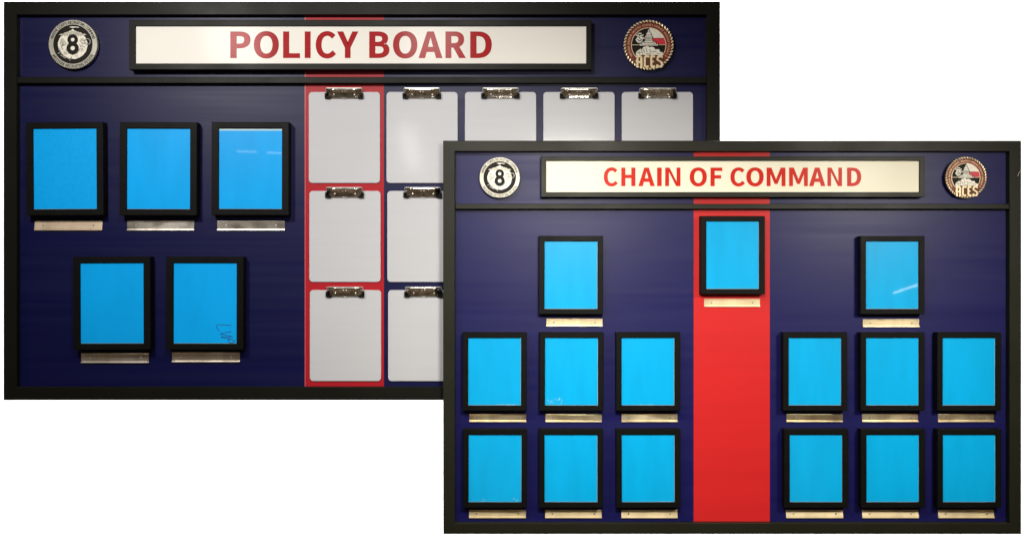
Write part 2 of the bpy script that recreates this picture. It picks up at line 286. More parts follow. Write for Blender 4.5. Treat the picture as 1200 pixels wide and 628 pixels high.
def fit(ch, x0, x1, z0, z1, bx=15, bz=11):
    if ch in BOLD: return [[(x0 + (x1 - x0) * a / 100, z0 + (z1 - z0) * b / 100) for a, b in p] for p in BOLD[ch]]
    g = glyph(ch, bx, bz)
    xs = [p[0] for s in g for p in s]; zs = [p[1] for s in g for p in s]
    lo, hi = -bz, 257 + bz                     # cap line and base line, round letters overshoot both
    return [[(x0 + (p[0] - min(xs)) / (max(xs) - min(xs)) * (x1 - x0), z0 + (p[1] - lo) / (hi - lo) * (z1 - z0)) for p in s] for s in g]
def arc_text(txt, r, h, a0, a1, top=True, bx=8, sx=.86):
    """letters spread evenly from angle a0 to a1 along radius r; h is the letter height"""
    adv = []
    for ch in txt:
        adv.append(110 if ch == ' ' else max(p[0] for s in glyph(ch) for p in s) + 28)
    tot = sum(adv); acc = 0; out = []; k = h / 257
    for ch, w in zip(txt, adv):
        a = R(a0 + (a1 - a0) * (acc + w / 2) / tot); acc += w
        if ch == ' ': continue
        for s in glyph(ch, bx, bx):
            q = []
            for x, z in s:
                lx, lz = (x - w / 2) * k * sx, z * k
                if top: rr = r + lz; ux, uz = math.sin(a), -math.cos(a); q.append((rr * math.cos(a) + ux * lx, rr * math.sin(a) + uz * lx))
                else: rr = r + h - lz; ux, uz = -math.sin(a), math.cos(a); q.append((rr * math.cos(a) + ux * lx, rr * math.sin(a) + uz * lx))
            out.append(q)
    return out

# ------------------------------------------------------------------ backdrop
bm = bmesh.new(); box(bm, -7, -4.5, 7, 4.5, 1.75, 1.8)
o = link('backdrop', finish(bm, 'backdrop'), 'wall'); o['kind'] = 'structure'; o['label'] = 'plain white backdrop'

# ------------------------------------------------------------------ the two boards
def board(lab, o0, i0, rail, stripe, yp, yf, pin, redm, navym, fm):
    """o0 = outer rectangle, i0 = inner rectangle (left, top, right, bottom in picture units of the frame's front face)"""
    g = 'framed navy display boards'
    cx, cz = X((o0[0] + o0[2]) / 2, yf), Z((o0[1] + o0[3]) / 2, yf)
    t = thing('display_board', lab, 'display board', (cx, yp, cz), g)
    bm = bmesh.new()
    x0, z0, x1, z1 = X(o0[0], yf) - cx, Z(o0[3], yf) - cz, X(o0[2], yf) - cx, Z(o0[1], yf) - cz
    a0, b0, a1, b1 = X(i0[0], yf) - cx, Z(i0[3], yf) - cz, X(i0[2], yf) - cx, Z(i0[1], yf) - cz
    w = (a0 - x0, b0 - z0, x1 - a1, z1 - b1)
    ring(bm, x0, z0, x1, z1, w, [(0, .010, 0), (0, yf - yp + .0015, 0), (0, yf - yp, .0015), (1, yf - yp, -.0015), (1, yf - yp + .0015, 0), (1, .010, 0)])
    link('frame', finish(bm, 'board_frame'), fm, t)
    bm = bmesh.new(); yr = yf - yp + .002
    box(bm, a0 + .0005, Z(rail[1], yf) - cz, a1 - .0005, Z(rail[0], yf) - cz, yr, -.0005, .0015)
    link('divider_rail', finish(bm, 'divider_rail'), fm, t)
    e = .004
    bm = bmesh.new(); box(bm, a0 - e, b0 - e, a1 + e, b1 + e, 0, .008)
    link('navy_panel', finish(bm, 'navy_panel'), navym, t)
    bm = bmesh.new(); box(bm, X(stripe[0], yp) - cx, b0 + .0004, X(stripe[1], yp) - cx, b1 - .0004, -.0012, -.0002)
    link('red_stripe', finish(bm, 'red_stripe'), redm, t)
    if pin:
        bm = bmesh.new(); p = X(stripe[0], yp) - cx
        box(bm, p - U(1.0), b0 + .0004, p - .0002, b1 - .0004, -.0016, -.0002); link('stripe_edging', finish(bm, 'stripe_edging'), 'pin', t)
    return t, cx, cz
YA, YAF = 0.0, -.024
YB, YBF = -.042, -.066
ta, ax, az = board('large framed navy board behind, headed POLICY BOARD, with clipboards and a red stripe', (4, 2, 844, 468.7), (19.4, 17.6, 828.4, 453.6), (90.2, 97.6), (358.2, 450), YA, YAF, True, 'red', 'navy', 'black')
tb, bx_, bz_ = board('framed navy board in front, headed CHAIN OF COMMAND, with a wide red stripe', (519.3, 165, 1196.9, 625.6), (533.2, 177.5, 1183.2, 612.8), (238.8, 245), (812.8, 902), YB, YBF, False, 'red2', 'navy2', 'black3')
# nick in the paint of the front board's right-hand rail
strokes('paint_nick', [[(X(1196.4, YBF) - bx_, Z(200.3, YBF) - bz_), (X(1193.6, YBF) - bx_, Z(203.2, YBF) - bz_), (X(1192.8, YBF) - bx_, Z(206.5, YBF) - bz_)]], U(.5), YBF - YB - .0006, .0006, 'silver', tb)

# ------------------------------------------------------------------ header signs
def sign(lab, o0, i0, letters, yp, d, cap, lm, nm):
    yf = yp - d; cx, cz = X((o0[0] + o0[2]) / 2, yf), Z((o0[1] + o0[3]) / 2, yf)
    t = thing('header_sign', lab, 'sign', (cx, yp, cz), 'framed header signs')
    x0, z0, x1, z1 = X(o0[0], yf) - cx, Z(o0[3], yf) - cz, X(o0[2], yf) - cx, Z(o0[1], yf) - cz
    a0, b0, a1, b1 = X(i0[0], yf) - cx, Z(i0[3], yf) - cz, X(i0[2], yf) - cx, Z(i0[1], yf) - cz
    bm = bmesh.new(); ring(bm, x0, z0, x1, z1, (a0 - x0, b0 - z0, x1 - a1, z1 - b1), frame_prof(-d, -.0017, .0012)); link('frame', finish(bm, 'sign_frame'), 'black' if lm == 'letter' else 'black3', t)
    ys = -d + .005
    bm = bmesh.new(); box(bm, a0 - .003, b0 - .003, a1 + .003, b1 + .003, ys, ys + .004); link('sign_face', finish(bm, 'sign_face'), 'banner' if lm == 'letter' else 'banner_b', t)
    ya = yp + ys
    for ch, l, r in letters:
        if ch == ' ': continue
        xa, xb = X(l, ya), X(r, ya); xm = (xa + xb) / 2
        o = flat(nm, fit(ch, xa - xm, xb - xm, Z(cap[1], ya) - cz, Z(cap[0], ya) - cz), ys - .0006, .0005, lm, t); o.location.x = xm - cx
    return t
PB = [('P', 269.9, 293.6), ('O', 297.4, 326.8), ('L', 331.8, 351.6), ('I', 357.1, 364), ('C', 370, 393.9), ('Y', 395, 420), ('B', 432.7, 456.4), ('O', 460.5, 489.1), ('A', 490.5, 518.5), ('R', 522, 546), ('D', 551, 576.3)]
CC = [('C', 707.5, 724), ('H', 728, 744.6), ('A', 748, 767.3), ('I', 770, 775.4), ('N', 779.5, 797.4), ('O', 808.2, 828.3), ('F', 832.6, 846.4), ('C', 855.9, 873), ('O', 874.6, 894.9), ('M', 898.4, 920.4), ('M', 924.7, 946.6), ('A', 948, 967.2), ('N', 969.6, 986.7), ('D', 992.7, 1009.2)]
sign('long black framed cream sign reading POLICY BOARD in dark red letters', (151.5, 23.6, 693.3, 81.8), (158.8, 30.9, 687, 74.6), PB, YA, .036, (37.3, 68.4), 'letter', 'letter')
sign('black framed cream sign reading CHAIN OF COMMAND in bright red letters', (634, 183.3, 1083.4, 231), (640, 188.6, 1077.6, 225.2), CC, YB, .032, (196.6, 218.3), 'letter2', 'letter')

# ------------------------------------------------------------------ picture frames
def picture_frame(px, py, ow, oh, iw, ih, yp, d, lab, grp, filmm='film', tilt=0):
    """px, py = middle of the opening; ow/oh, iw/ih = outer and opening size in picture units"""
    yf = yp - d; cx, cz = X(px, yf), Z(py, yf)
    t = thing('picture_frame', lab, 'picture frame', (cx, yp - .002, cz), grp, (0, R(tilt), 0))
    f = d - .002
    hx, hz, jx, jz = U(ow / 2, yf), U(oh / 2, yf), U(iw / 2, yf), U(ih / 2, yf)
    bm = bmesh.new(); ring(bm, -hx, -hz, hx, hz, (hx - jx, hz - jz, hx - jx, hz - jz), frame_prof(-f, 0, .0012)); link('moulding', finish(bm, 'moulding'), 'black2', t)
    ys = -f + .006
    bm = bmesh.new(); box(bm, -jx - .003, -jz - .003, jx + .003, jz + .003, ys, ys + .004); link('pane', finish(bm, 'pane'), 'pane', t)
    bm = bmesh.new(); box(bm, -jx - .001, -jz + .0011, jx - .0011, jz + .001, ys - .0006, ys - .0001); link('protective_film', finish(bm, 'protective_film'), filmm, t)
    return t
def dup(t, loc, lab, rot):
    r = t.copy(); COL.objects.link(r); r.location = loc; r['label'] = lab; r.rotation_euler = rot
    for ch in list(t.children):
        c = ch.copy(); COL.objects.link(c); c.parent = r
    return r
GA, GB = 'picture frames on the policy board', 'picture frames on the chain of command board'
DA, DB = .036, .032
fa = picture_frame(75.9, 197.8, 90.4, 109, 74.2, 94.6, YA, DA, 'blue film frame with dull wrinkled sheet, at left end of the back board upper row', GA, tilt=-.35)
fa.children[2].data = fa.children[2].data.copy() if False else fa.children[2].data
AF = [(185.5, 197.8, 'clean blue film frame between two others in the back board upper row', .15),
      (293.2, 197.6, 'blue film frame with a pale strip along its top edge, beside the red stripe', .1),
      (131.0, 355.2, 'blank blue film frame in the back board lower row, beside the one with scrawled letters', -.2),
      (240.1, 355.2, 'blue film frame with scrawled letters LVP in its lower right corner', .1)]
af = [fa]
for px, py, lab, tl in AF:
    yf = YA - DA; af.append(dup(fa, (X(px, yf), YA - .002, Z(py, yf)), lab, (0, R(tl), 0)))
def film_of(t): return [c for c in t.children if c.name.startswith('protective_film')][0]
def own_mat(o, m):
    o.data = o.data.copy(); o.data.materials.clear(); o.data.materials.append(M[m])
own_mat(film_of(fa), 'film_w')
# film of the third frame starts lower, so a pale strip of pane shows
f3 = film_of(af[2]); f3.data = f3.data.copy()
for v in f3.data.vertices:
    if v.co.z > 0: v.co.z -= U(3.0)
# marker scrawl on the fifth
def local(t, px, py, y): return (X(px, y) - t.location.x, Z(py, y) - t.location.z)
t5 = af[4]; yy = YA - DA + .006
def sc(px, py): return local(t5, 240 + px / 10.12, 368 + py / 10.12, yy)
strokes('marker_scrawl', [[sc(*p) for p in ((315, 132), (240, 127), (152, 124), (140, 145), (150, 175), (178, 200))],
                          [sc(*p) for p in ((318, 206), (250, 216), (185, 237), (250, 248), (330, 266), (250, 268), (198, 268), (205, 278), (262, 284))],
                          [sc(*p) for p in ((262, 284), (330, 300), (356, 318), (345, 336), (300, 340), (276, 318), (280, 300), (310, 294))]],
        U(.6), -(DA - .002) + .006 - .0010, .0003, 'ink', t5)
fb = picture_frame(669.2, 322.3, 75.2, 91.6, 62.0, 79.2, YB, DB, 'upper blue film frame standing alone left of the red stripe, on the front board', GB, 'film_b', tilt=.1)
BF = [(858.8, 298.9, 'blue film frame on the wide red stripe, under the CHAIN OF COMMAND sign', 0),
      (1046.0, 322.3, 'blue film frame with a bright slanting light streak, alone right of the red stripe', 0),
      (579.6, 435.3, 'middle row blue film frame at the front board left edge', .1),
      (669.8, 435.3, 'blue film frame with scratched lower left corner, centre of the left middle row', .1),
      (759.5, 435.3, 'middle row blue film frame just left of the red stripe', 0),
      (955.4, 435.3, 'middle row blue film frame just right of the red stripe', 0),
      (1046.2, 435.3, 'middle row blue film frame directly below the one with the light streak', 0),
      (1136.0, 435.3, 'middle row blue film frame beside the front board right edge', .1),
      (580.1, 548.7, 'bottom row blue film frame in the lower left corner of the front board', .1),
      (669.2, 548.7, 'bottom row blue film frame under the one with the scratched corner', 0),
      (759.8, 548.7, 'bottom row blue film frame just left of the red stripe', -.1),
      (956.6, 548.7, 'bottom row blue film frame just right of the red stripe', 0),
      (1046.6, 548.7, 'bottom row blue film frame in the middle of the right-hand three', 0),
      (1136.3, 548.7, 'bottom row blue film frame in the lower right corner of the front board', 0)]
bf = [fb]
for px, py, lab, tl in BF:
    yf = YB - DB; bf.append(dup(fb, (X(px, yf), YB - .002, Z(py, yf)), lab, (0, R(tl), 0)))
# scuffs along the lower edge of some films
def scuff(t, px, py, w, h, n, seed):
    r = random.Random(seed); y = YB - DB + .006; ln = []
    for k in range(n):
        a = px + w * (k + r.random() * .6) / n; b = py - r.random() * h
        ln.append([local(t, a, b, y), local(t, a + r.uniform(.6, w / n * 1.3), b - r.uniform(-.8, .9) * h * .6, y)])
    strokes('film_scuff', ln, U(.30), -(DB - .002) + .006 - .0009, .0002, 'scuff', t)
scuff(bf[4 + 0], 582, 474.2, 20, .6, 6, 1); scuff(bf[5 - 0], 641, 474, 18, 6.5, 13, 2)
scuff(bf[6], 750, 474.2, 14, .8, 4, 3); scuff(bf[9 + 1], 564, 587.5, 4, 5, 4, 4); scuff(bf[10], 601, 587.5, 6, 4, 5, 5)
scuff(bf[12], 772, 587.6, 12, .8, 4, 6)

# ------------------------------------------------------------------ name plate holders
def name_plate(px0, py0, px1, py1, yp, m, lab, grp, pitch, yaw=0):
    cx, cz = X((px0 + px1) / 2, yp), Z(py1, yp); hx = U((px1 - px0) / 2, yp); h = U(py1 - py0, yp)
    t = thing('name_plate_holder', lab, 'name plate', (cx, yp, cz), grp)
    bm = bmesh.new(); n = 12; lip = U(1.2); a, b = [], []
    pr = [(.0, lip), (.12, lip), (.5, 0), (.88, 0), (1, lip * .0)]
    # a channel: thin back plate leaning a little, folded lip below and a rolled edge above
    yb = -.0016; lean = math.tan(R(pitch)) * h
    prof = [(h, yb - max(lean, 0) - .0006), (h - lip * .5, yb - max(lean, 0) - .0014), (h - lip * 1.1, yb - max(lean, 0)), (lip * 1.5, yb + min(-lean, 0) * 0 - max(-lean, 0)), (lip * 1.15, yb - .0042), (lip * .1, yb - .0046), (0, yb - .0036), (0, -.0012)]
    dz = .0009
    L0 = [bm.verts.new((-hx, y, z)) for z, y in prof]; L1 = [bm.verts.new((hx, y + math.tan(R(yaw)) * 2 * hx * (0 < i < 4), z)) for i, (z, y) in enumerate(prof)]
    for i in range(len(prof) - 1): bm.faces.new((L0[i], L1[i], L1[i + 1], L0[i + 1]))
    B0 = [bm.verts.new((-hx, -.0003, z)) for z in (h, 0)]; B1 = [bm.verts.new((hx, -.0003, z)) for z in (h, 0)]
    bm.faces.new((B0[0], B0[1], B1[1], B1[0])); bm.faces.new((L0[0], B0[0], B1[0], L1[0])); bm.faces.new((L0[-1], L1[-1], B1[1], B0[1]))
    bm.faces.new(L0 + [B0[1], B0[0]]); bm.faces.new(L1 + [B1[1], B1[0]])
    link('plate', finish(bm, 'plate'), m, t)
    for s in (-1, 1):
        bm = bmesh.new(); xx = s * hx * .74; disc(bm, 0, 0, U(1.0), -.0012, 0, 14, .0004); disc(bm, 0, 0, U(.45), -.0016, 0, 10)
        link('screw', finish(bm, 'screw'), 'steel' if m == 'alu' else 'grey', t, (xx, yb - abs(lean) * .5 - .0002, h * .52))
    return t
PA = 'name plate holders on the policy board'; PBG = 'name plate holders on the chain of command board'
NA = [(41.1, 259.0, 120.3, 270.1, 'tan metal name plate holder under the wrinkled blue frame, back board', -6, 0),
      (149.4, 259.0, 228, 270.1, 'grey brown metal name plate holder, middle of the back board upper three', 2, 1),
      (255, 259.0, 334, 270.1, 'dark grey metal name plate holder with bright edges, beside the red stripe', 5, 0),
      (95.6, 413.4, 175.2, 425.2, 'brown metal name plate holder, left one of the back board lower pair', 4, 1),
      (202, 412.2, 281.3, 424.3, 'grey metal name plate holder under the frame with scrawled letters', 6, 0)]
for i, a in enumerate(NA): name_plate(*a[:4], YA, 'alu_tan' if i == 0 else 'alu', a[4], PA, a[5], a[6])
NB = [(825, 350, 890.3, 359.3, 'pale gold name plate holder on the wide red stripe', 1, 0),
      (640.3, 373.2, 706, 382.2, 'cream gold name plate holder under the lone upper frame left of the red stripe', 1, 0),
      (1011, 374, 1076.7, 383, 'gold name plate holder under the frame with the slanting light streak', 2, 0),
      (550, 484.6, 616.6, 494, 'gold brown name plate holder between the two frames at the front board left edge', 2, 2),
      (639.3, 484.6, 705, 494, 'coppery name plate holder under the frame with the scratched corner', 1, -2),
      (728.4, 484.8, 794, 494, 'pale gold name plate holder between middle and bottom frames just left of the red stripe', -3, 1),
      (921.4, 484.6, 987, 494, 'dark bronze name plate holder between middle and bottom frames just right of the red stripe', 4, -1),
      (1010, 484.6, 1076, 494, 'bronze name plate holder between middle and bottom frames, centre of right-hand three', 1, 1),
      (1098.9, 484.6, 1165, 494, 'grey gold name plate holder between the two frames at the front board right edge', 3, 2),
      (549.7, 596.8, 616.2, 606.2, 'pale gold name plate holder in the lower left corner of the front board', -5, 1),
      (638.8, 596.8, 705, 606.2, 'bottom row gold name plate holder, centre of the left-hand three', -6, 0),
      (728, 596.8, 793.7, 606.2, 'bottom row gold name plate holder just left of the red stripe', -7, 0),
      (921, 596.8, 987.5, 606.2, 'bright cream name plate holder at the bottom just right of the red stripe', -9, 0),
      (1010, 596.8, 1075.8, 606.2, 'bright cream name plate holder, centre of the right-hand bottom three', -9, 0),
      (1099, 596.8, 1164.6, 606.2, 'deep gold name plate holder in the lower right corner of the front board', -7, 1)]
for i, a in enumerate(NB): name_plate(*a[:4], YB, 'brass' if 3 <= i <= 8 else 'brass_satin', a[4], PBG, a[5], a[6])

# ------------------------------------------------------------------ clipboards
def clipboard(px0, py0, px1, py1, lab):
    y = YA - .005; cx, cz = X((px0 + px1) / 2, y), Z(py1, y); hx, h = U((px1 - px0) / 2), U(py1 - py0)
    t = thing('clipboard', lab, 'clipboard', (cx, YA - .0014, cz), 'clipboards on the policy board')
    bm = bmesh.new(); rrect(bm, -hx, 0, hx, h, U(4.2), -.0042, 0, 6, .0008); link('writing_board', finish(bm, 'writing_board'), 'clipboard', t)
    # spring clip: curved lever plate, rolled edge, jaw, rivets, rubber corners
    w = U(20.6); zt, zb = h + U(3.6), h - U(7.6); n = 12
    bm = bmesh.new(); A, B = [], []
    for k in range(n + 1):
        s = k / n; z = zt + (zb - zt) * s
        y_ = -.0165 + .007 * s ** 1.4 - .0022 * math.sin(math.pi * min(1, s * 3.2)) * (s < .3125) + .0012 * math.sin(math.pi * max(0, (s - .3) / .7))
        A.append([bm.verts.new((x, y_, z)) for x in (-w, -w * .5, 0, w * .5, w)]); B.append([bm.verts.new((x, y_ + .0009, z)) for x in (-w, -w * .5, 0, w * .5, w)])
    for i in range(n):
        for j in range(4):
            bm.faces.new((A[i][j], A[i][j + 1], A[i + 1][j + 1], A[i + 1][j])); bm.faces.new((B[i][j], B[i + 1][j], B[i + 1][j + 1], B[i][j + 1]))
        for j in (0, 4): bm.faces.new((A[i][j], A[i + 1][j], B[i + 1][j], B[i][j]))
    for i in (0, n):
        for j in range(4): bm.faces.new((A[i][j], A[i][j + 1], B[i][j + 1], B[i][j]))
    for f in bm.faces: f.smooth = True
    c = link('clip', finish(bm, 'clip'), 'chrome', t)
    bm = bmesh.new(); tube(bm, [(-w - U(.4), -.0120, zt - U(2.6)), (-w - U(.4), -.0160, zt - U(.5)), (-w + U(.6), -.0172, zt), (w - U(.6), -.0172, zt), (w + U(.4), -.0160, zt - U(.5)), (w + U(.4), -.0120, zt - U(2.6))], U(.5), 8)
    link('rolled_edge', finish(bm, 'rolled_edge'), 'steel', c)
    bm = bmesh.new()
    tube(bm, [(-w * .72, -.0078, zb + U(.4)), (-w * .2, -.0078, zb + U(.2)), (-w * .14, -.0085, zb + U(.9)), (-w * .05, -.0085, zb - U(.3)), (w * .05, -.0085, zb - U(.3)), (w * .14, -.0085, zb + U(.9)), (w * .2, -.0078, zb + U(.2)), (w * .72, -.0078, zb + U(.4))], U(.5), 8)
    link('jaw', finish(bm, 'jaw'), 'steel', c)
    for x, z, r in ((-w * .55, h - U(3.6), .95), (w * .6, h - U(3.6), .95), (-U(.2) - U(1.6), h - U(.2), .65), (U(1.6), h - U(.2), .65)):
        bm = bmesh.new(); bmesh.ops.create_icosphere(bm, subdivisions=2, radius=U(r)); bmesh.ops.scale(bm, vec=(1, .8, 1), verts=bm.verts)
        for f in bm.faces: f.smooth = True
        link('rivet', finish(bm, 'rivet'), 'steel', c, (x, -.0125 if r > .8 else -.0148, z))
    for s in (-1, 1):
        bm = bmesh.new(); xx = s * (w + U(.1))
        rrect(bm, min(xx, xx + s * U(1.6)) - (U(.3)), zb - U(.6), max(xx, xx + s * U(1.6)) + U(.1), zb + U(6.0), U(.9), -.0125, -.0046, 4)
        a, b = sorted((xx, xx - s * U(4.6))); rrect(bm, a, zb - U(.7), b, zb + U(1.6), U(.7), -.0118, -.0046, 4)
        link('rubber_corner', finish(bm, 'rubber_corner'), 'rubber', c)
    return t, cx, cz
CX = [(361.9, 445.3), (452.9, 536.4), (544.9, 628.4), (636.7, 720.4), (728.7, 812)]
c1, ccx, ccz = clipboard(361.9, 108.2, 445.3, 214.6, 'pale grey clipboard at the top of the back board red stripe')
def dup_clip(px, pyb, lab):
    y = YA - .005; r = c1.copy(); COL.objects.link(r); r.location = (X(px, y), YA - .0014, Z(pyb, y)); r['label'] = lab
    for ch in list(c1.children):
        c = ch.copy(); COL.objects.link(c); c.parent = r
        for g in list(ch.children):
            d = g.copy(); COL.objects.link(d); d.parent = c
for px, pyb, lab in ((494.6, 214.6, 'pale grey clipboard with a tall glare spot, top row, second from the red stripe top'),
                     (586.6, 214.6, 'top row pale grey clipboard directly under the D of the POLICY BOARD sign'),
                     (678.5, 214.6, 'top row pale grey clipboard under the right end of the POLICY BOARD sign'),
                     (770.4, 214.6, 'pale grey clipboard under the round red coin, at the right edge of the back board'),
                     (404.2, 330.4, 'middle pale grey clipboard of the three down the back board red stripe'),
                     (495.6, 330.4, 'middle row pale grey clipboard half covered by the front board edge'),
                     (404.8, 446.4, 'lowest pale grey clipboard on the back board red stripe'),
                     (496.6, 446.4, 'bottom row pale grey clipboard half covered by the front board edge')):
    dup_clip(px, pyb, lab)

# ------------------------------------------------------------------ medallions
def coin_root(px, py, r, yp, lab, grp, name):
    d = .020; yf = yp - d; t = thing(name, lab, 'medallion', (X(px, yf), yp - .0002, Z(py, yf)), grp)
    return t, U(r, yf), -d
def eight_coin(px, py, r, yp, lab):
    t, q, yf = coin_root(px, py, r, yp, lab, 'eight ball medallions', 'eight_ball_medallion')
    bm = bmesh.new(); disc(bm, 0, 0, q, yf, -.008, 72, .0012); disc(bm, 0, 0, q * .8, -.0085, 0, 40); link('disc', finish(bm, 'disc'), 'silver', t)
    def s(P): return [[(x * q, z * q) for x, z in p] for p in P]
    def lay(nm, polys, k, m): return flat(nm, s(polys), yf - .0005 * k, .0004, m, t)
    lay('dark_field', [circ(0, 0, .80, 72)], 1, 'dark')
    lay('ring_lettering', arc_text('MARINE CORPS RECRUITING COMMAND', .835, .115, 165, 14), 1, 'dark')
    lay('ring_lettering', arc_text('WESTERN RECRUITING REGION', .845, .115, 208, 332, False), 1, 'dark')
    rr = random.Random(3)
    gl = [(.60 * math.cos(a) * (1 + rr.uniform(-.02, .02)), -.03 + .575 * math.sin(a) * (1 + rr.uniform(-.02, .02))) for a in [i * 2 * math.pi / 60 for i in range(60)]]
    lay('globe', [gl], 2, 'white')
    # eagle with flat spread wings across the top of the globe, fringe of feathers below
    wing = [(0, .50), (.06, .53), (.10, .50), (.16, .52), (.24, .47), (.33, .48), (.40, .42), (.50, .42), (.57, .365), (.47, .365), (.43, .33), (.38, .36), (.33, .31), (.28, .35), (.22, .31), (.18, .36), (.11, .34), (0, .40)]
    lay('eagle', [wing + [(-x, z) for x, z in wing[::-1]][1:-1]], 3, 'feather')
    lay('eagle_head', [circ(0, .55, .06, 12) + [(.10, .545)][:0]], 3, 'white')
    strokes('feathers', [[(x * q * k, z * q), (x2 * q * k, z2 * q)] for k in (-1, 1) for x, z, x2, z2 in ((.10, .47, .16, .37), (.18, .48, .25, .36), (.27, .45, .34, .36), (.36, .43, .43, .37), (.04, .42, .06, .36))], q * .018, yf - .0019, .0003, 'grey', t)
    lay('continents', [[(-.52, .18), (-.38, .24), (-.34, .14), (-.40, .08), (-.36, -.02), (-.46, -.10), (-.53, .02)], [(-.40, -.28), (-.26, -.30), (-.22, -.42), (-.34, -.44)], [(.30, .26), (.44, .24), (.50, .12), (.42, .10), (.36, .16)], [(.30, -.16), (.42, -.14), (.44, -.28), (.34, -.30)], [(.05, -.46), (.22, -.44), (.16, -.53)]], 3, 'feather')
    lay('scroll', [[(-.15, .70), (-.05, .72), (.05, .715), (.27, .70), (.22, .67), (.10, .68), (.0, .66), (-.1, .68)]], 2, 'white')
    # anchor lower left to right, with a ring and rope on the right
    bmw = [[(-.56, -.18), (-.48, -.34), (-.34, -.50), (-.14, -.60), (-.05, -.585)], [(-.60, -.38), (-.50, -.34)], [(-.05, -.52), (-.12, -.66)],
           [(-.50, -.44), (-.30, -.57)], [(-.36, .05), (-.46, -.12), (-.40, -.22)], [(-.30, -.02), (-.42, -.06)], [(-.33, .12), (-.27, .0)], [(.30, .15), (.40, .02), (.52, .06)],
           [(.36, -.05), (.48, -.12)], [(.28, -.02), (.34, -.12)], [(.33, .18), (.46, .14)], [(-.2, -.36), (0, -.43), (.2, -.36)], [(-.28, -.2), (-.22, -.3)], [(.28, -.2), (.22, -.32)]]
    strokes('anchor', [[(x * q, z * q) for x, z in l] for l in bmw], q * .035, yf - .0016, .0004, 'grey', t)
    strokes('anchor_ring', [[(x * q, z * q) for x, z in circ(.60, .10, .115, 20) + circ(.60, .10, .115, 20)[:1]]], q * .04, yf - .0020, .0004, 'white', t)
    # numeral: two overlapping loops with open counters
    r1, r2, c1_, c2_ = .215, .25, .185, -.165
    dd = c1_ - c2_; zi = (dd * dd + r2 * r2 - r1 * r1) / (2 * dd); xi = math.sqrt(max(r2 * r2 - zi * zi, 0)); zi += c2_
    a1 = math.degrees(math.atan2(zi - c1_, xi)); a2 = math.degrees(math.atan2(zi - c2_, xi))
    outl = circ(0, c1_, r1, 28, a1, 180 - a1) + circ(0, c2_, r2, 28, 180 - a2, 360 + a2)[1:-1]
    lay('numeral_eight', [outl, circ(0, c1_, .078, 20), circ(0, c2_, .092, 20)], 5, 'dark')
    return t
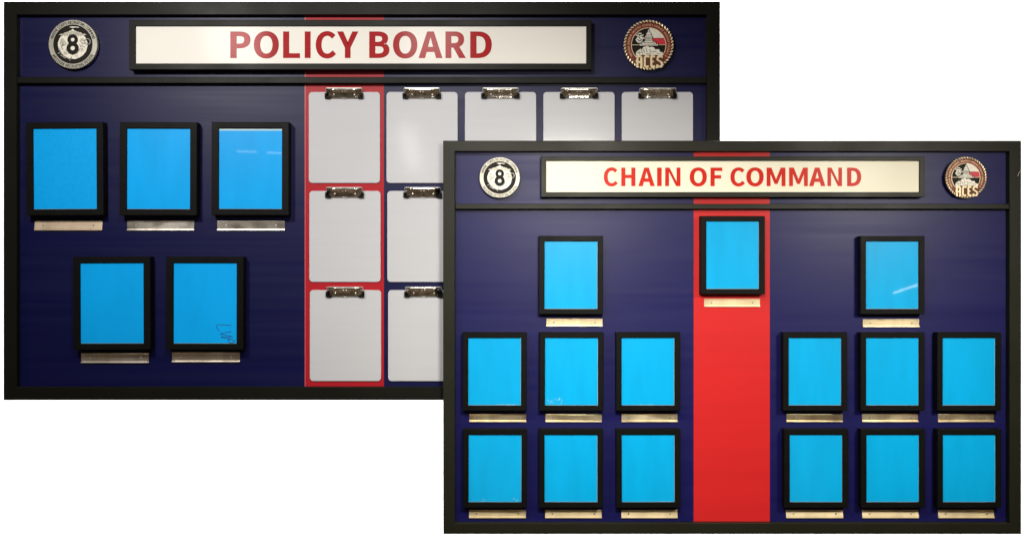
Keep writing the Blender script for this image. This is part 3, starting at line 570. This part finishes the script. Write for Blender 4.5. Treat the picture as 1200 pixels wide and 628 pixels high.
def aces_coin(px, py, r, yp, lab):
    t, q, yf = coin_root(px, py, r, yp, lab, 'capitol dome medallions', 'capitol_medallion')
    bm = bmesh.new(); disc(bm, 0, 0, q * .97, yf, -.008, 72, .0008); disc(bm, 0, 0, q * .8, -.0085, 0, 40); link('disc', finish(bm, 'disc'), 'gold_dark', t)
    def s(P): return [[(x * q, z * q) for x, z in p] for p in P]
    def lay(nm, polys, k, m): return flat(nm, s(polys), yf - .0005 * k, .0004, m, t)
    bm = bmesh.new(); N = 46
    for i in range(N):
        a = 2 * math.pi * i / N; c = Vector((math.cos(a), 0, math.sin(a))); tg = Vector((-math.sin(a), 0, math.cos(a)))
        p0 = c * (q * .912) - tg * (q * .05) + Vector((0, yf - .0006, 0)); p1 = c * (q * .992) + tg * (q * .05) + Vector((0, yf - .0006, 0))
        tube(bm, [p0, p0 * .75 + p1 * .25 + Vector((0, -.0012, 0)), p0 * .25 + p1 * .75 + Vector((0, -.0012, 0)), p1], [q * .014, q * .034, q * .034, q * .014], 6)
    link('rope_rim', finish(bm, 'rope_rim'), 'goldpale', t)
    lay('red_ring', [circ(0, 0, .885, 72)], .6, 'maroon')
    rr = random.Random(5); tk = []
    for i in range(64):
        if i % 9 == 8: continue
        a = R(212 - 244 * i / 63); h0 = .775; h1 = .835
        p = [(h0 * math.cos(a), h0 * math.sin(a)), (h1 * math.cos(a + rr.uniform(-.02, .02)), h1 * math.sin(a + rr.uniform(-.02, .02)))]
        tk.append([(x * q, z * q) for x, z in p])
    strokes('ring_ticks', tk, q * .020, yf - .0009, .0003, 'gold', t)
    lay('inner_ring', [circ(0, 0, .70, 64), circ(0, 0, .675, 64)], 1, 'goldpale')
    lay('dark_field', [circ(0, 0, .675, 64)], 1, 'dark')
    top = [(0, 0), (0, .672)] + circ(0, 0, .672, 16, 89, 25) + [(.609, .284), (.0, .284)]
    lay('flag_white', [[(0, .284)] + [(x, z) for x, z in circ(0, 0, .672, 16, 90, 25)]], 2, 'white')
    lay('flag_red', [[(0, .27)] + circ(0, 0, .672, 8, 23.7, 2.5) + [(0, .03)]], 2, 'flagred')
    # small anchor and globe on the dark side
    lay('globe_emblem', [circ(-.36, .24, .125, 18)], 2, 'white')
    strokes('anchor_emblem', [[(x * q, z * q) for x, z in l] for l in ([(-.50, .40), (-.36, .36), (-.22, .40)], [(-.42, .46), (-.30, .46)], [(-.50, .22), (-.42, .10), (-.28, .12)], [(-.24, .30), (-.16, .26)])], q * .045, yf - .0014, .0003, 'white', t)
    strokes('globe_lines', [[(x * q, z * q) for x, z in l] for l in ([(-.44, .22), (-.36, .16), (-.28, .24)], [(-.40, .32), (-.34, .26)])], q * .03, yf - .0018, .0003, 'dark', t)
    # capitol: lantern, dome, drum, wings
    dome = [(-.36, -.02), (-.36, .06), (-.27, .06), (-.27, .14), (-.155, .14), (-.155, .20), (-.135, .20), (-.135, .30), (-.155, .30), (-.15, .34), (-.11, .37), (-.105, .44), (-.075, .49), (-.045, .515), (-.045, .57), (-.02, .60), (-.012, .66), (0, .68)]
    lay('capitol_dome', [dome + [(-x, z) for x, z in dome[::-1]][1:]], 3, 'white')
    strokes('dome_outline', [[(x * q * s_, z * q) for x, z in [(a * 1.07, b) for a, b in dome]] for s_ in (-1, 1)], q * .022, yf - .0021, .0003, 'dark', t)
    ln = [[(-.12, .32), (.12, .32)], [(-.10, .40), (.10, .40)], [(-.25, .10), (.25, .10)], [(-.05, .52), (.05, .52)]] + [[(x, .21), (x, .29)] for x in (-.10, -.06, -.02, .02, .06, .10)] + [[(x, .0), (x, .05)] for x in (-.3, -.24, -.18, -.12, -.06, 0, .06, .12, .18, .24, .3)] + [[(-.13, .17), (.13, .17)]]
    strokes('capitol_lines', [[(x * q, z * q) for x, z in l] for l in ln], q * .018, yf - .0019, .0003, 'dark', t)
    strokes('horizon_line', [[(x * q, z * q) for x, z in l] for l in ([(-.66, .01), (.66, .01)],)], q * .02, yf - .0010, .0003, 'goldpale', t)
    veh = [(-.52, -.40), (-.50, -.28), (-.38, -.18), (-.26, -.16), (-.22, -.08), (-.04, -.03), (.04, -.09), (.12, -.06), (.22, -.10), (.26, -.17), (.42, -.17), (.44, -.26), (.56, -.30), (.58, -.38), (.4, -.42), (0, -.44), (-.3, -.44)]
    lay('vehicle', [veh], 3, 'white')
    vl = [[(-.46, -.30), (-.30, -.30)], [(-.22, -.16), (-.16, -.30)], [(-.10, -.14), (-.06, -.28)], [(.04, -.18), (.10, -.32)], [(.14, -.26), (.30, -.26)], [(-.40, -.24), (-.36, -.38)], [(-.28, -.22), (-.24, -.38)], [(.32, -.32), (.46, -.34)], [(-.1, -.34), (.1, -.36)], [(-.34, -.13), (-.28, -.2)]]
    strokes('vehicle_lines', [[(x * q, z * q) for x, z in l] for l in vl], q * .028, yf - .0019, .0003, 'grey', t)
    # the word ACES in tall forked letters, over the lower rim
    z0, z1 = -.90, -.42
    lay('word_backing', [[(-.50, -.89), (-.56, -.70), (-.56, -.44), (-.3, -.395), (.3, -.395), (.59, -.42), (.60, -.70), (.55, -.84), (.3, -.93), (0, -.955), (-.3, -.93)]], 4.6, 'gold_dark')
    def st(x0, x1, a, b): return [(x0, a), (x1, a), (x1, b), (x0, b)]
    A = [[(-.50, z0), (-.41, z0), (-.41, -.72), (-.34, -.72), (-.34, z0), (-.25, z0), (-.25, -.50), (-.30, z1), (-.44, z1 + .02), (-.55, -.45), (-.48, -.52), (-.50, -.58), (-.53, -.66), (-.49, -.70)], [(-.41, -.64), (-.34, -.64), (-.34, -.50), (-.41, -.50)]]
    C = [[(-.20, -.84), (-.14, z0), (0, z0), (-.01, -.81), (-.10, -.83), (-.12, -.80), (-.12, -.52), (-.09, -.49), (.03, -.50), (.02, z1), (-.14, z1 + .02), (-.20, -.48)]]
    E_ = [[(.06, -.84), (.11, z0), (.25, z0), (.24, -.81), (.15, -.82), (.14, -.70), (.20, -.69), (.20, -.63), (.14, -.62), (.14, -.50), (.25, -.50), (.25, z1), (.10, z1 + .03), (.06, -.48)]]
    S_ = [[(.30, -.78), (.30, -.86), (.36, z0), (.50, z0), (.56, -.85), (.56, -.68), (.39, -.58), (.39, -.51), (.46, -.49), (.56, -.53), (.55, -.40), (.40, z1 + .03), (.32, -.47), (.31, -.60), (.48, -.71), (.48, -.82), (.40, -.83), (.37, -.77)]]
    for P in (A, C, E_, S_): lay('letter', P, 6, 'goldpale')
    return t
eight_coin(85.5, 52.2, 28.7, YA, 'round silver medallion with a black 8, left of the POLICY BOARD sign')
eight_coin(585.6, 208.2, 23.8, YB, 'round pale medallion with a black 8, left of the CHAIN OF COMMAND sign')
aces_coin(760.1, 53.3, 29.4, YA, 'round red medallion with a dome and ACES, right of the POLICY BOARD sign')
aces_coin(1131.8, 208.2, 24.3, YB, 'round red medallion with a dome and ACES, right of the CHAIN OF COMMAND sign')
